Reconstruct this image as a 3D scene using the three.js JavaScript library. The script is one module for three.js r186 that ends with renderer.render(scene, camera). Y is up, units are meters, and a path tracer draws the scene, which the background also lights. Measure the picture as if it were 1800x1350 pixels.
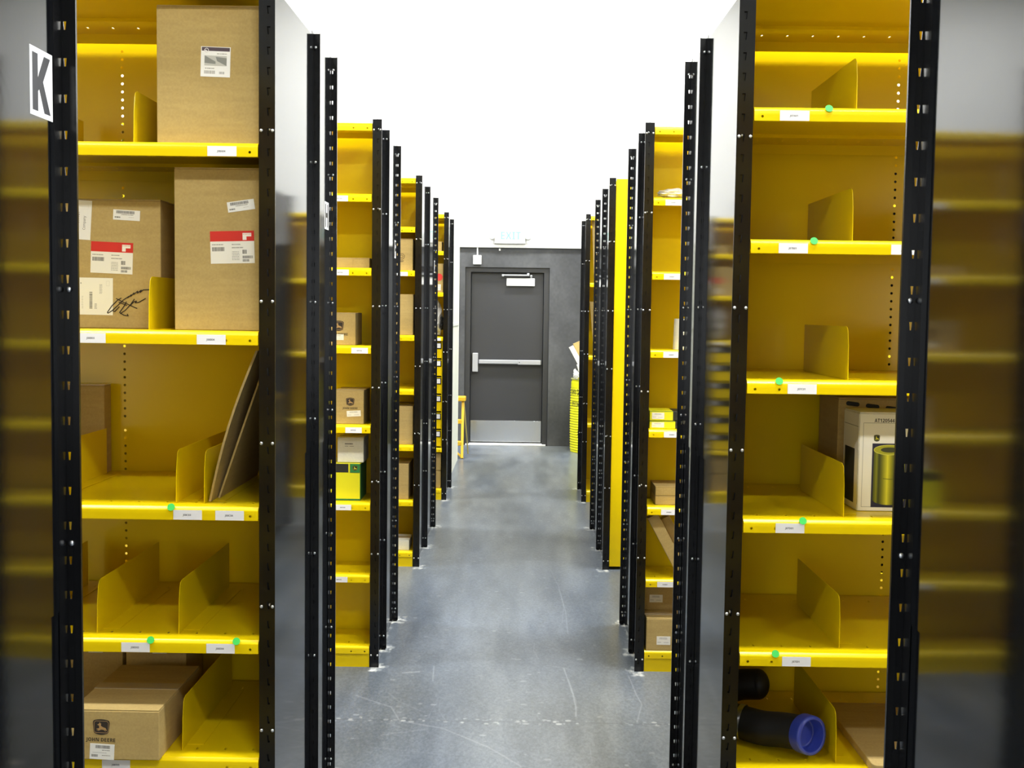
import * as THREE from 'three';
import { RoundedBoxGeometry } from 'three/addons/geometries/RoundedBoxGeometry.js';
import { mergeGeometries, toCreasedNormals } from 'three/addons/utils/BufferGeometryUtils.js';
import { RectAreaLightUniformsLib } from 'three/addons/lights/RectAreaLightUniformsLib.js';

// ---------------------------------------------------------------- camera, exposure, light
const scene = new THREE.Scene();
const renderer = new THREE.WebGLRenderer();
renderer.toneMapping = THREE.LinearToneMapping;
renderer.toneMappingExposure = 1.0;
renderer.shadowMap.enabled = true;
RectAreaLightUniformsLib.init();
scene.background = new THREE.Color(0x000000);

const camera = new THREE.PerspectiveCamera(2 * Math.atan(675 / 1984) * 180 / Math.PI, 4 / 3, 0.05, 60);
camera.position.set(0, 1.58, 0);
camera.rotation.order = 'YXZ';
camera.rotation.set(-Math.atan(125 / 1984), 0.0078, 0.0135);
scene.add(camera);

// luminaires hang in rows under the ceiling, all above the frame
const LAMP_POWER = 80, LAMP_COLOR = new THREE.Color().setRGB(0.985, 1, 0.995);
const LAMP_W = 1.25, DAYLIGHT = new THREE.Color().setRGB(0.95, 0.98, 1.0), WINDOW_POWER = 1.9;
const LAMP_SPOTS = [];
for (const [z, y] of [[1.0, 4.6], [-2.3, 4.6], [-4.35, 4.6], [-6.3, 4.6], [-8.8, 4.6], [-11.7, 5.5]]) for (const x of z < -11 ? [-4.7, -1.8, 1.1, 4.0] : [-2.5, 1.1, 4.6]) LAMP_SPOTS.push([x, z, y, z < -11 ? 0.58 : 0.34]);   // broader ones wash the far wall

// ---------------------------------------------------------------- helpers
let seed = 20240611;
const rnd = () => { seed = (seed + 0x6d2b79f5) | 0; let t = Math.imul(seed ^ (seed >>> 15), 1 | seed); t = (t + Math.imul(t ^ (t >>> 7), 61 | t)) ^ t; return ((t ^ (t >>> 14)) >>> 0) / 4294967296; };
const rr = (a, b) => a + (b - a) * rnd();
const used = {};
const numbered = (n) => { const k = used[n] = (used[n] ?? -1) + 1; return k ? `${n}_${String(k).padStart(3, '0')}` : n; };
const WP = new Map();                                   // where each object stands in the room
function thing(name, label, category, p = [0, 0, 0], group) {
  const o = new THREE.Group(); o.name = numbered(name); o.position.set(...p); scene.add(o); WP.set(o, p);
  o.userData = { label, category }; if (group) o.userData.group = group;
  return o;
}
function part(parent, name, geo, mat, p, label) {        // p in room coordinates
  const m = new THREE.Mesh(geo, mat); m.name = name; m.castShadow = m.receiveShadow = true;
  const q = WP.get(parent) ?? [0, 0, 0]; p = p ?? q;
  m.position.set(p[0] - q[0], p[1] - q[1], p[2] - q[2]); WP.set(m, p);
  if (label) m.userData.label = label;
  parent.add(m); return m;
}
function struct(name, geo, mat, p = [0, 0, 0]) {
  const m = new THREE.Mesh(geo, mat); m.name = name; m.position.set(...p); m.castShadow = m.receiveShadow = true;
  m.userData = { kind: 'structure' }; scene.add(m); WP.set(m, p); return m;
}
// texture coordinates in metres, from the direction each face points
function uvm(g, s = 1) {
  g = g.index ? g.toNonIndexed() : g; if (!g.attributes.normal) g.computeVertexNormals();
  const p = g.attributes.position, n = g.attributes.normal, uv = new Float32Array(p.count * 2);
  for (let i = 0; i < p.count; i += 3) {
    const ax = Math.abs(n.getX(i) + n.getX(i + 1) + n.getX(i + 2)), ay = Math.abs(n.getY(i) + n.getY(i + 1) + n.getY(i + 2)), az = Math.abs(n.getZ(i) + n.getZ(i + 1) + n.getZ(i + 2));
    for (let k = i; k < i + 3; k++) {
      const [u, v] = ax >= ay && ax >= az ? [p.getZ(k), p.getY(k)] : ay >= az ? [p.getX(k), p.getZ(k)] : [p.getX(k), p.getY(k)];
      uv[2 * k] = u * s; uv[2 * k + 1] = v * s;
    }
  }
  g.setAttribute('uv', new THREE.BufferAttribute(uv, 2)); return g;
}
const B = (w, h, d, x = 0, y = 0, z = 0) => new THREE.BoxGeometry(w, h, d).translate(x, y, z);           // centred box
const BB = (x0, x1, y0, y1, z0, z1) => B(Math.abs(x1 - x0), Math.abs(y1 - y0), Math.abs(z1 - z0), (x0 + x1) / 2, (y0 + y1) / 2, (z0 + z1) / 2);
const RB = (w, h, d, r = 0.003, x = 0, y = 0, z = 0) => new RoundedBoxGeometry(w, h, d, 2, r).translate(x, y, z);
const merge = (a) => mergeGeometries(a.map((g) => { const q = g.index ? g.toNonIndexed() : g; for (const k of Object.keys(q.attributes)) if (!['position', 'normal', 'uv'].includes(k)) q.deleteAttribute(k); return q; }));
const cyl = (r, h, x = 0, y = 0, z = 0, n = 20, r2 = r) => new THREE.CylinderGeometry(r2, r, h, n).translate(x, y, z);
function plate(w, h, t, holes) {                         // a sheet w by h in the xy plane, from its lower left corner, with holes (arrays of points)
  const s = new THREE.Shape([[0, 0], [w, 0], [w, h], [0, h]].map((q) => new THREE.Vector2(...q)));
  for (const q of holes) s.holes.push(new THREE.Path(q.map((v) => new THREE.Vector2(...v))));
  return new THREE.ExtrudeGeometry(s, { depth: t, bevelEnabled: false });
}
const ngon = (x, y, r, n = 8) => Array.from({ length: n }, (_, i) => [x + r * Math.cos(-i / n * 6.2832), y + r * Math.sin(-i / n * 6.2832)]);
function strip(points, t, len) {                         // sheet metal of thickness t bent along points (z, y), drawn out along x
  const out = [], n = points.length, nrm = (a, b) => { const dx = b[0] - a[0], dy = b[1] - a[1], l = Math.hypot(dx, dy); return [-dy / l, dx / l]; };
  for (let i = 0; i < n; i++) {
    const a = nrm(points[Math.max(i - 1, 0)], points[Math.max(i, 1)]), b = nrm(points[Math.min(i, n - 2)], points[Math.min(i + 1, n - 1)]);
    let m = [a[0] + b[0], a[1] + b[1]]; const l = Math.hypot(...m), k = t / Math.max(0.5, l / 2); m = [m[0] / l * k, m[1] / l * k];
    out.push([points[i][0] + m[0], points[i][1] + m[1]]);
  }
  const s = new THREE.Shape([...points, ...out.reverse()].map((q) => new THREE.Vector2(...q)));
  // shape x -> room z, shape y -> room y, depth -> room x
  const g = new THREE.ExtrudeGeometry(s, { depth: len, bevelEnabled: false });
  g.rotateY(-Math.PI / 2).translate(len, 0, 0);           // (z,y,depth): x -> z, depth -> -x
  return g;
}

// ---------------------------------------------------------------- noise and textures
function noiseField(n, cells, sd) {                      // tiling value noise, n by n, values 0..1
  let s = sd; const r = () => { s = (Math.imul(s, 1664525) + 1013904223) | 0; return (s >>> 8) / 16777216; };
  const [cx, cy] = Array.isArray(cells) ? cells : [cells, cells], g = Float32Array.from({ length: cx * cy }, r), o = new Float32Array(n * n), f = (t) => t * t * (3 - 2 * t);
  for (let y = 0; y < n; y++) for (let x = 0; x < n; x++) {
    const u = x / n * cx, v = y / n * cy, i = Math.floor(u), j = Math.floor(v), a = f(u - i), b = f(v - j), i1 = (i + 1) % cx, j1 = (j + 1) % cy;
    o[y * n + x] = (g[j * cx + i] * (1 - a) + g[j * cx + i1] * a) * (1 - b) + (g[j1 * cx + i] * (1 - a) + g[j1 * cx + i1] * a) * b;
  }
  return o;
}
function layered(n, list, sd) { const o = new Float32Array(n * n); list.forEach(([c, w], k) => { const f = noiseField(n, c, sd + k * 977); for (let i = 0; i < o.length; i++) o[i] += (f[i] - 0.5) * w; }); return o; }
function texture(n, fn, srgb = true) {
  const d = new Uint8Array(n * n * 4);
  for (let i = 0; i < n * n; i++) { const c = fn(i); for (let k = 0; k < 3; k++) d[4 * i + k] = Math.max(0, Math.min(255, Math.round(Array.isArray(c) ? c[k] : c))); d[4 * i + 3] = 255; }
  const t = new THREE.DataTexture(d, n, n); t.magFilter = THREE.LinearFilter; t.minFilter = THREE.LinearMipmapLinearFilter; t.generateMipmaps = true; t.wrapS = t.wrapT = THREE.RepeatWrapping;
  if (srgb) t.colorSpace = THREE.SRGBColorSpace; t.needsUpdate = true; return t;
}
function canvasTex(w, h, draw) {
  const c = document.createElement('canvas'); c.width = w; c.height = h; const x = c.getContext('2d'); draw(x, w, h);
  const t = new THREE.CanvasTexture(c); t.colorSpace = THREE.SRGBColorSpace; t.magFilter = THREE.LinearFilter; return t;
}
const std = (o) => new THREE.MeshStandardMaterial({ roughness: 0.6, metalness: 0, ...o });
const phy = (o) => new THREE.MeshPhysicalMaterial({ roughness: 0.6, metalness: 0, ...o });
const lin = (r, g, b) => new THREE.Color().setRGB(r, g, b);

// concrete for the aisle, 2.6 m by 13 m in one sheet, with specks, scratches, pale residue at the post feet
const X0 = -1.3, X1 = 1.3, ZFAR = -13.4, ZNEAR = -0.4;
const LX = -0.614, RX = 0.521;                            // aisle faces of the posts
const ROWS = { k: [-0.95, -1.565], r1: [-2.81, -3.43, -3.745], r2: [-4.92, -5.21, -5.70], r3: [-6.91, -7.52, -8.24], r4: [-9.42, -10.12] };
function aisleFloorTexture() {
  const w = 1024, h = 2048, n = 1024, coarse = layered(n, [[7, 26], [19, 24], [53, 18]], 5), fine = layered(n, [[160, 16], [400, 18]], 91), warm = layered(n, [[5, 8], [13, 6]], 331);
  return canvasTex(w, h, (c) => {
    const im = c.createImageData(w, h), d = im.data;
    for (let y = 0; y < h; y++) for (let x = 0; x < w; x++) {
      const a = ((y >> 1) % n) * n + x, b = ((y * 3) % n) * n + ((x * 2) % n), v = 107 + coarse[a] * 0.8 + fine[b] * 1.0, q = warm[a], i = 4 * (y * w + x);
      d[i] = v + q - 6; d[i + 1] = v + q * 0.4 + 1; d[i + 2] = v - q + 9; d[i + 3] = 255;
    }
    c.putImageData(im, 0, 0);
    const px = (x) => (x - X0) / (X1 - X0) * w, pz = (z) => (z - ZFAR) / (ZNEAR - ZFAR) * h;   // canvas top = far end
    const kx = w / (X1 - X0), kz = h / (ZNEAR - ZFAR);
    for (let i = 0; i < 1500; i++) { const r = rr(0.002, 0.009); c.fillStyle = `rgba(205,206,206,${rr(0.06, 0.34)})`; c.beginPath(); c.ellipse(px(rr(X0, X1)), pz(rr(ZFAR, ZNEAR)), r * kx * rr(0.8, 2), r * kz, 0, 0, 7); c.fill(); }
    for (let i = 0; i < 900; i++) { const r = rr(0.003, 0.016); c.fillStyle = `rgba(70,72,78,${rr(0.05, 0.16)})`; c.beginPath(); c.ellipse(px(rr(X0, X1)), pz(rr(ZFAR, ZNEAR)), r * kx * rr(0.6, 1.8), r * kz, 0, 0, 7); c.fill(); }
    c.lineCap = 'round';
    const scratch = (pts, a, wd = 1.2) => { c.strokeStyle = `rgba(205,208,212,${a * 0.55})`; c.lineWidth = wd; c.beginPath(); pts.forEach(([x, z], k) => (k ? c.lineTo(px(x), pz(z)) : c.moveTo(px(x), pz(z)))); c.stroke(); };
    for (let i = 0; i < 70; i++) { const x = rr(-0.55, 0.45), z = rr(-12.5, -3.6), a = rr(0, 3.14), l = rr(0.03, 0.3); scratch([[x, z], [x + l * Math.cos(a) * 0.5, z + l * Math.sin(a) * 0.5], [x + l * Math.cos(a + rr(-0.3, 0.3)), z + l * Math.sin(a)]], rr(0.08, 0.28), rr(0.7, 1.5)); }
    scratch([[0.2, -6.9], [0.24, -6.4], [0.25, -6.05], [0.23, -5.7]], 0.3); scratch([[0.235, -6.4], [0.255, -5.9], [0.25, -5.5]], 0.35, 2);
    scratch([[0.21, -4.95], [0.235, -4.6], [0.24, -4.45], [0.235, -4.35]], 0.5, 2.4); scratch([[0.225, -4.8], [0.245, -4.5]], 0.35, 1.4);
    scratch([[-0.66, -4.55], [-0.5, -4.42], [-0.45, -4.27], [-0.28, -4.2], [-0.1, -4.02], [0.02, -3.85]], 0.38, 1.6);
    scratch([[-0.37, -4.95], [-0.36, -4.75]], 0.4, 2.2); scratch([[-0.5, -4.85], [-0.43, -4.87]], 0.5, 2.6);
    scratch([[0.49, -4.85], [0.5, -4.6], [0.51, -4.5], [0.47, -4.3]], 0.45, 2); scratch([[0.44, -3.72], [0.34, -3.62], [0.28, -3.55]], 0.5, 1.8);
    // slab joint, a dark hairline with chipped pale edges
    c.strokeStyle = 'rgba(70,72,78,0.35)'; c.lineWidth = 1.2; c.beginPath(); c.moveTo(0, pz(-4.28)); for (let x = 0; x <= w; x += 40) c.lineTo(x, pz(-4.28) + rr(-0.8, 0.8)); c.stroke();
    for (let i = 0; i < 130; i++) { c.fillStyle = `rgba(228,228,224,${rr(0.15, 0.5)})`; c.beginPath(); c.ellipse(rr(0, w), pz(-4.28) + rr(-4, 4), rr(1, 5), rr(0.6, 1.6), 0, 0, 7); c.fill(); }
    // pale grout spilled round the feet of the posts and along the panels
    for (const [key, s, xa] of ['r1', 'r2', 'r3', 'r4'].flatMap((k) => [[k, -1, LX], [k, 1, RX]])) {
      const zs = ROWS[key];
      for (const z of zs) for (let i = 0; i < 60; i++) { c.fillStyle = `rgba(236,236,230,${rr(0.1, 0.4)})`; const g = Math.abs(rr(-1, 1)) * rr(0, 1) * 0.075; c.beginPath(); c.ellipse(px(xa + s * 0.03 - s * g), pz(z + rr(-0.06, 0.06)), rr(1, 6), rr(0.8, 3), 0, 0, 7); c.fill(); }
      for (let i = 0; i < 70; i++) { c.fillStyle = `rgba(228,228,222,${rr(0.08, 0.3)})`; c.beginPath(); c.ellipse(px(xa + s * 0.035 - s * Math.abs(rr(-0.02, 0.02))), pz(rr(zs[0], zs[zs.length - 1])), rr(1, 3), rr(1, 3.5), 0, 0, 7); c.fill(); }
    }
  });
}
const N512 = layered(512, [[6, 30], [17, 26], [47, 18], [150, 20]], 41);
const concreteTex = texture(512, (i) => { const v = 107 + N512[i]; return [v - 5, v + 1, v + 8]; });
const wallN = layered(512, [[[4, 3], 34], [[11, 8], 22], [[31, 24], 12], [[140, 120], 8]], 77);
const concreteWallTex = texture(512, (i) => { const v = 80 + wallN[i] * 0.9; return [v, v + 1, v + 3]; });
const cardN = layered(256, [[[3, 40], 5], [[9, 60], 6], [[120, 120], 9], [4, 6]], 7);
const cardTex = (r, g, b) => texture(256, (i) => [r + cardN[i], g + cardN[i], b + cardN[i] * 0.8]);
const waveN = layered(256, [[[2, 5], 1], [[3, 11], 0.5], [[1, 23], 0.12]], 13), waveTex = texture(256, (i) => 128 + waveN[i] * 75, false);
const kickN = layered(256, [[[7, 1], 1], [[13, 2], 0.5]], 29), kickTex = texture(256, (i) => 128 + kickN[i] * 80, false);
const rub = layered(256, [[20, 50], [80, 40]], 3), rubTex = texture(256, (i) => 150 + rub[i], false);

const M = {
  floorAisle: phy({ map: aisleFloorTexture(), roughness: 0.3, specularIntensity: 0.45, bumpMap: concreteTex, bumpScale: 0.0004 }),
  floor: phy({ map: concreteTex, roughness: 0.34, specularIntensity: 0.45 }),
  white: std({ color: lin(0.86, 0.86, 0.85), roughness: 0.85 }),
  ceiling: std({ color: lin(0.85, 0.85, 0.84), roughness: 0.9 }),
  concrete: std({ map: concreteWallTex, roughness: 0.8 }),
  yellow: phy({ color: lin(0.87, 0.64, 0.003), roughness: 0.25, specularIntensity: 0.6 }),
  black: phy({ color: lin(0.0045, 0.0046, 0.0052), roughness: 0.2, specularIntensity: 0.75 }),
  panel: phy({ color: lin(0.004, 0.0045, 0.0055), roughness: 0.065, bumpMap: waveTex, bumpScale: 0.0016 }),
  zinc: std({ color: lin(0.75, 0.76, 0.78), roughness: 0.3, metalness: 1 }),
  steel: std({ color: lin(0.74, 0.75, 0.77), roughness: 0.2, metalness: 1, bumpMap: kickTex, bumpScale: 0.004 }),
  alum: std({ color: lin(0.46, 0.47, 0.50), roughness: 0.4, metalness: 0.35 }),
  threshold: std({ color: lin(0.9, 0.9, 0.88), roughness: 0.45, metalness: 0.1 }),
  card: std({ map: cardTex(184, 158, 98), roughness: 0.85 }),
  whiteCard: std({ map: cardTex(232, 229, 214), roughness: 0.7 }),
  tape: phy({ color: lin(0.62, 0.5, 0.33), roughness: 0.25, clearcoat: 0.6 }),
  paper: std({ color: lin(0.84, 0.84, 0.85), roughness: 0.75 }),
  green: std({ color: lin(0.05, 0.62, 0.10), roughness: 0.6 }),
  door: std({ color: lin(0.036, 0.037, 0.041), roughness: 0.42 }),
  doorFrame: std({ color: lin(0.033, 0.034, 0.037), roughness: 0.45 }),
  plastic: std({ color: lin(0.82, 0.82, 0.81), roughness: 0.5 }),
  partition: std({ color: lin(0.72, 0.74, 0.66), roughness: 0.6 }),
  rubber: std({ color: lin(0.012, 0.012, 0.013), roughness: 0.55, bumpMap: rubTex, bumpScale: 0.0004 }),
  blue: phy({ color: lin(0.035, 0.06, 0.42), roughness: 0.4, clearcoat: 0.3 }),
  orange: std({ color: lin(0.8, 0.21, 0.01), roughness: 0.6 }),
  brightYellow: std({ color: lin(0.82, 0.78, 0.01), roughness: 0.55 }),
  deepGreen: std({ color: lin(0.03, 0.19, 0.05), roughness: 0.55 }),
  inkBlack: std({ color: lin(0.018, 0.02, 0.018), roughness: 0.55 }),
  ladder: phy({ color: lin(0.78, 0.48, 0.02), roughness: 0.4, clearcoat: 0.2 }),
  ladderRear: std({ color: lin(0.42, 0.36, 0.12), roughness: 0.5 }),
  film: phy({ color: lin(0.9, 0.9, 0.88), roughness: 0.25, transmission: 0.35, thickness: 0, side: THREE.DoubleSide }),
  dark: std({ color: lin(0.02, 0.02, 0.02), roughness: 0.7 }),
  daylight: std({ color: lin(0.7, 0.75, 0.8), emissive: DAYLIGHT, emissiveIntensity: 1, roughness: 0.3 }),
  lampFace: std({ color: lin(0.9, 0.9, 0.9), emissive: LAMP_COLOR, emissiveIntensity: 3, roughness: 0.6 }),
};

// ---------------------------------------------------------------- the room
const RW = 6.4, RH = 6.4, ZB = 5.2, ZF = ZFAR, T = 0.2;
{
  const g = new THREE.BoxGeometry(X1 - X0, T, ZNEAR - ZFAR); // top face uv: u along x, v from near to far
  const f = struct('floor', g, M.floorAisle, [0, -T / 2, (ZNEAR + ZFAR) / 2]);
  const slab = (x0, x1, z0, z1) => uvm(BB(x0, x1, -T, 0, z0, z1), 0.5);
  struct('floor_001', merge([slab(-RW, X0, ZF, ZB), slab(X1, RW, ZF, ZB), slab(X0, X1, ZNEAR, ZB)]), M.floor);
}
struct('ceiling', BB(-RW - T, RW + T, RH, RH + T, ZF - 0.4, ZB + T), M.ceiling);
for (const [name, x0, x1, z0, z1] of [['wall_left', -RW - T, -RW, ZF - 0.4, ZB + T], ['wall_right', RW, RW + T, ZF - 0.4, ZB + T], ['wall_back', -RW, RW, ZB, ZB + T]]) {
  struct(name, uvm(BB(x0, x1, 0, 2.345, z0, z1), 0.32), M.concrete);
  struct(name + '_upper', BB(x0, x1, 2.345, RH, z0, z1), M.white);
}
// far wall: concrete up to 2.35 m round the door opening, white above
const DX0 = -0.675, DX1 = 0.325, DH = 2.115;
{
  const u = (g) => uvm(g, 0.32);
  struct('wall_far', merge([u(BB(-RW, DX0, 0, 2.345, ZF - 0.3, ZF)), u(BB(DX1, RW, 0, 2.345, ZF - 0.3, ZF)), u(BB(DX0, DX1, DH, 2.345, ZF - 0.3, ZF))]), M.concrete);
  struct('wall_far_upper', BB(-RW, RW, 2.385, RH, ZF - 0.3, ZF + 0.012), M.white);
  struct('trim_1', RB(RW * 2, 0.04, 0.325, 0.004, 0, 2.365, ZF - 0.1275), M.plastic);
}
{ // white partition beside the last row, with a rail at its seam and an end post
  const p = struct('wall_partition', merge([BB(-0.80, -0.668, 0, 1.44, -11.9, -10.32), BB(-0.80, -0.668, 1.475, 2.27, -11.9, -10.32)]), M.partition);
  part(p, 'seam_rail', RB(0.15, 0.035, 1.585, 0.006, -0.734, 1.4575, -11.1), M.partition, [0, 0, 0]);
  part(p, 'end_post', RB(0.145, 2.28, 0.035, 0.006, -0.734, 1.14, -11.915), M.partition, [0, 0, 0]);
}
// the door
{
  const zl = ZF - 0.1, d = new THREE.Group(); d.name = 'door_1'; d.userData = { kind: 'structure' }; d.position.set(-0.17, 0, ZF); scene.add(d); WP.set(d, [-0.17, 0, ZF]);
  const fr = 0.066;
  part(d, 'door_frame', merge([BB(DX0, DX0 + fr, 0, DH, ZF - 0.3, ZF - 0.03), BB(DX1 - fr, DX1, 0, DH, ZF - 0.3, ZF - 0.03), BB(DX0 + fr, DX1 - fr, DH - 0.056, DH, ZF - 0.3, ZF - 0.03)]), M.doorFrame, [0, 0, 0]);
  const lx0 = DX0 + fr + 0.004, lx1 = DX1 - fr - 0.004, cx = (lx0 + lx1) / 2, lw = lx1 - lx0;
  part(d, 'door_leaf', RB(lw, 2.03, 0.045, 0.003, cx, 0.025 + 1.015, zl - 0.0225), M.door, [0, 0, 0]);
  part(d, 'outer_side', BB(DX0, DX1, 0, DH, ZF - 0.32, ZF - 0.3), M.doorFrame, [0, 0, 0]);
  part(d, 'kick_plate', RB(lw - 0.012, 0.255, 0.003, 0.001, cx, 0.032 + 0.1275, zl + 0.0016), M.steel, [0, 0, 0], 'stainless kick plate');
  part(d, 'threshold', merge([RB(0.96, 0.014, 0.17, 0.004, (DX0 + DX1) / 2, 0.007, ZF - 0.06), RB(0.96, 0.018, 0.03, 0.004, (DX0 + DX1) / 2, 0.012, ZF - 0.05)]), M.threshold, [0, 0, 0], 'bright metal threshold');
  const bar = part(d, 'push_bar', merge([RB(0.72, 0.048, 0.05, 0.008, -0.145, 0.995, zl + 0.045), RB(0.275, 0.056, 0.056, 0.008, 0.096, 0.992, zl + 0.045)]), M.alum, [0, 0, 0], 'brushed metal push bar');
  part(bar, 'latch_case', RB(0.068, 0.225, 0.06, 0.008, -0.548, 0.985, zl + 0.032), M.alum, [0, 0, 0]);
  part(bar, 'end_cap', RB(0.02, 0.05, 0.05, 0.005, 0.238, 0.992, zl + 0.042), M.doorFrame, [0, 0, 0]);
  part(bar, 'bar_lock', new THREE.CylinderGeometry(0.006, 0.006, 0.006, 12).rotateX(Math.PI / 2).translate(-0.02, 0.992, zl + 0.071), M.dark, [0, 0, 0]);
  const cl = part(d, 'door_closer', RB(0.335, 0.092, 0.05, 0.006, -0.018, 1.945, zl + 0.028), M.plastic, [0, 0, 0], 'pale grey door closer');
  part(cl, 'closer_arm', merge([RB(0.3, 0.016, 0.016, 0.004, -0.085, 2.026, zl + 0.07), RB(0.026, 0.026, 0.04, 0.006, -0.23, 2.022, zl + 0.06), RB(0.03, 0.034, 0.03, 0.006, 0.07, 2.035, zl + 0.065), RB(0.026, 0.02, 0.03, 0.005, 0.105, 2.02, zl + 0.05), cyl(0.012, 0.05, 0.105, 2.0, zl + 0.04)]), M.alum, [0, 0, 0]);
}
// things on the far wall
{
  const s = thing('sensor_box', 'small white square box with conduit above the door frame', 'sensor', [-0.533, 2.19, ZF]);
  part(s, 'housing', RB(0.098, 0.108, 0.05, 0.006, -0.533, 2.198, ZF + 0.026), M.plastic, [0, 0, 0]);
  part(s, 'conduit', cyl(0.009, 0.098, -0.533, 2.297, ZF + 0.014, 12), M.plastic, [0, 0, 0]);
  const k = thing('wall_clip', 'tiny white clip on the concrete just under the white ledge', 'clip', [-0.27, 2.315, ZF]);
  part(k, 'clip_body', RB(0.022, 0.026, 0.016, 0.004, -0.27, 2.322, ZF + 0.009), M.plastic, [0, 0, 0]);
  part(k, 'clip_screw', new THREE.CylinderGeometry(0.004, 0.004, 0.004, 10).rotateX(Math.PI / 2).translate(-0.27, 2.322, ZF + 0.018), M.zinc, [0, 0, 0]);
  const e = thing('exit_sign', 'white exit sign with two round emergency lamp heads above the door', 'exit sign', [-0.15, 2.388, ZF]);
  const zz = ZF + 0.012;
  part(e, 'sign_box', RB(0.37, 0.2, 0.06, 0.012, -0.15, 2.488, zz + 0.03), M.plastic, [0, 0, 0]);
  const tx = canvasTex(256, 128, (c, w, h) => { c.fillStyle = '#f4f6f4'; c.fillRect(0, 0, w, h); c.fillStyle = '#7fdccf'; c.font = 'bold 112px sans-serif'; c.textAlign = 'center'; c.textBaseline = 'middle'; c.save(); c.translate(w / 2, h / 2 + 4); c.scale(0.92, 1); c.fillText('EXIT', 0, 0); c.restore(); });
  part(e, 'sign_face', B(0.29, 0.145, 0.002, -0.145, 2.488, zz + 0.0612), std({ map: tx, roughness: 0.5, emissive: lin(0.5, 0.55, 0.52), emissiveMap: tx, emissiveIntensity: 0.2 }), [0, 0, 0], 'green letters EXIT');
  for (const s of [-1, 1]) {
    const hx = -0.15 + s * 0.212;
    const hd = part(e, 'lamp_head', merge([new THREE.SphereGeometry(0.044, 18, 12).scale(1, 1, 0.8).translate(hx, 2.475, zz + 0.05), cyl(0.014, 0.07, hx - s * 0.014, 2.435, zz + 0.03, 12)]), M.plastic, [0, 0, 0]);
    part(hd, 'lens', new THREE.CylinderGeometry(0.036, 0.038, 0.014, 18).rotateX(Math.PI / 2).translate(hx, 2.475, zz + 0.084), std({ color: lin(0.45, 0.46, 0.45), roughness: 0.25 }), [0, 0, 0]);
  }
}
// daylight windows in the wall behind the viewer
[-4.65, -1.55, 1.55, 4.65].forEach((x, i) => {
  const w = new THREE.Group(); w.name = `window_${i + 1}`; w.userData = { kind: 'structure' }; w.position.set(x, 0.75, ZB); scene.add(w); WP.set(w, [x, 0.75, ZB]);
  const ww = 2.6, y0 = 0.75, y1 = 2.65, cy = (y0 + y1) / 2;
  part(w, 'window_frame', merge([BB(x - ww / 2 - 0.06, x - ww / 2, y0 - 0.06, y1 + 0.06, ZB - 0.07, ZB - 0.001), BB(x + ww / 2, x + ww / 2 + 0.06, y0 - 0.06, y1 + 0.06, ZB - 0.07, ZB - 0.001), BB(x - ww / 2, x + ww / 2, y0 - 0.06, y0, ZB - 0.07, ZB - 0.001), BB(x - ww / 2, x + ww / 2, y1, y1 + 0.06, ZB - 0.07, ZB - 0.001), BB(x - 0.025, x + 0.025, y0, y1, ZB - 0.06, ZB - 0.001)]), M.door, [0, 0, 0]);
  for (const s of [-1, 1]) part(w, 'window_pane', BB(x + s * 0.03, x + s * (ww / 2 - 0.002), y0 + 0.002, y1 - 0.002, ZB - 0.02, ZB - 0.012), M.daylight, [0, 0, 0]);
  const l = new THREE.RectAreaLight(DAYLIGHT, WINDOW_POWER, ww, y1 - y0); l.position.set(0, cy - 0.75, -0.075); l.castShadow = true; l.name = 'window_light'; w.add(l);
});
// luminaires
LAMP_SPOTS.forEach(([x, z, LAMP_Y, LAMP_D]) => {
  const where = x < -4 ? 'by the left wall' : x < -1 ? 'over the left bays' : x < 2 ? 'over the aisle' : 'over the right bays', far = z > 0 ? 'behind the viewer' : z > -3 ? 'before the first row' : z > -5 ? 'before the second row' : z > -7 ? 'before the third row' : z > -10 ? 'before the last row' : 'near the far door wall';
  const o = thing('ceiling_light', `long white fluorescent ceiling light ${where}, ${far}`, 'ceiling light', [x, LAMP_Y, z], 'hanging ceiling lights');
  part(o, 'housing', RB(LAMP_W + 0.04, 0.06, LAMP_D + 0.04, 0.01, x, LAMP_Y + 0.045, z), M.plastic, [0, 0, 0]);
  part(o, 'diffuser', RB(LAMP_W, 0.02, LAMP_D, 0.006, x, LAMP_Y + 0.008, z), M.lampFace, [0, 0, 0]);
  for (const dx of [-0.5, 0.5]) part(o, 'hanger', cyl(0.008, RH - LAMP_Y - 0.07, x + dx, (RH + LAMP_Y + 0.07) / 2, z, 8), M.plastic, [0, 0, 0]);
  const l = new THREE.RectAreaLight(LAMP_COLOR, LAMP_POWER, LAMP_W, LAMP_D); l.name = 'lamp_light'; l.rotation.x = -Math.PI / 2; l.position.set(0, -0.012, 0); l.castShadow = true; o.add(l);
});

// ---------------------------------------------------------------- shelving
const H = 2.405, W = 1.1, PW = 0.04;
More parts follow.
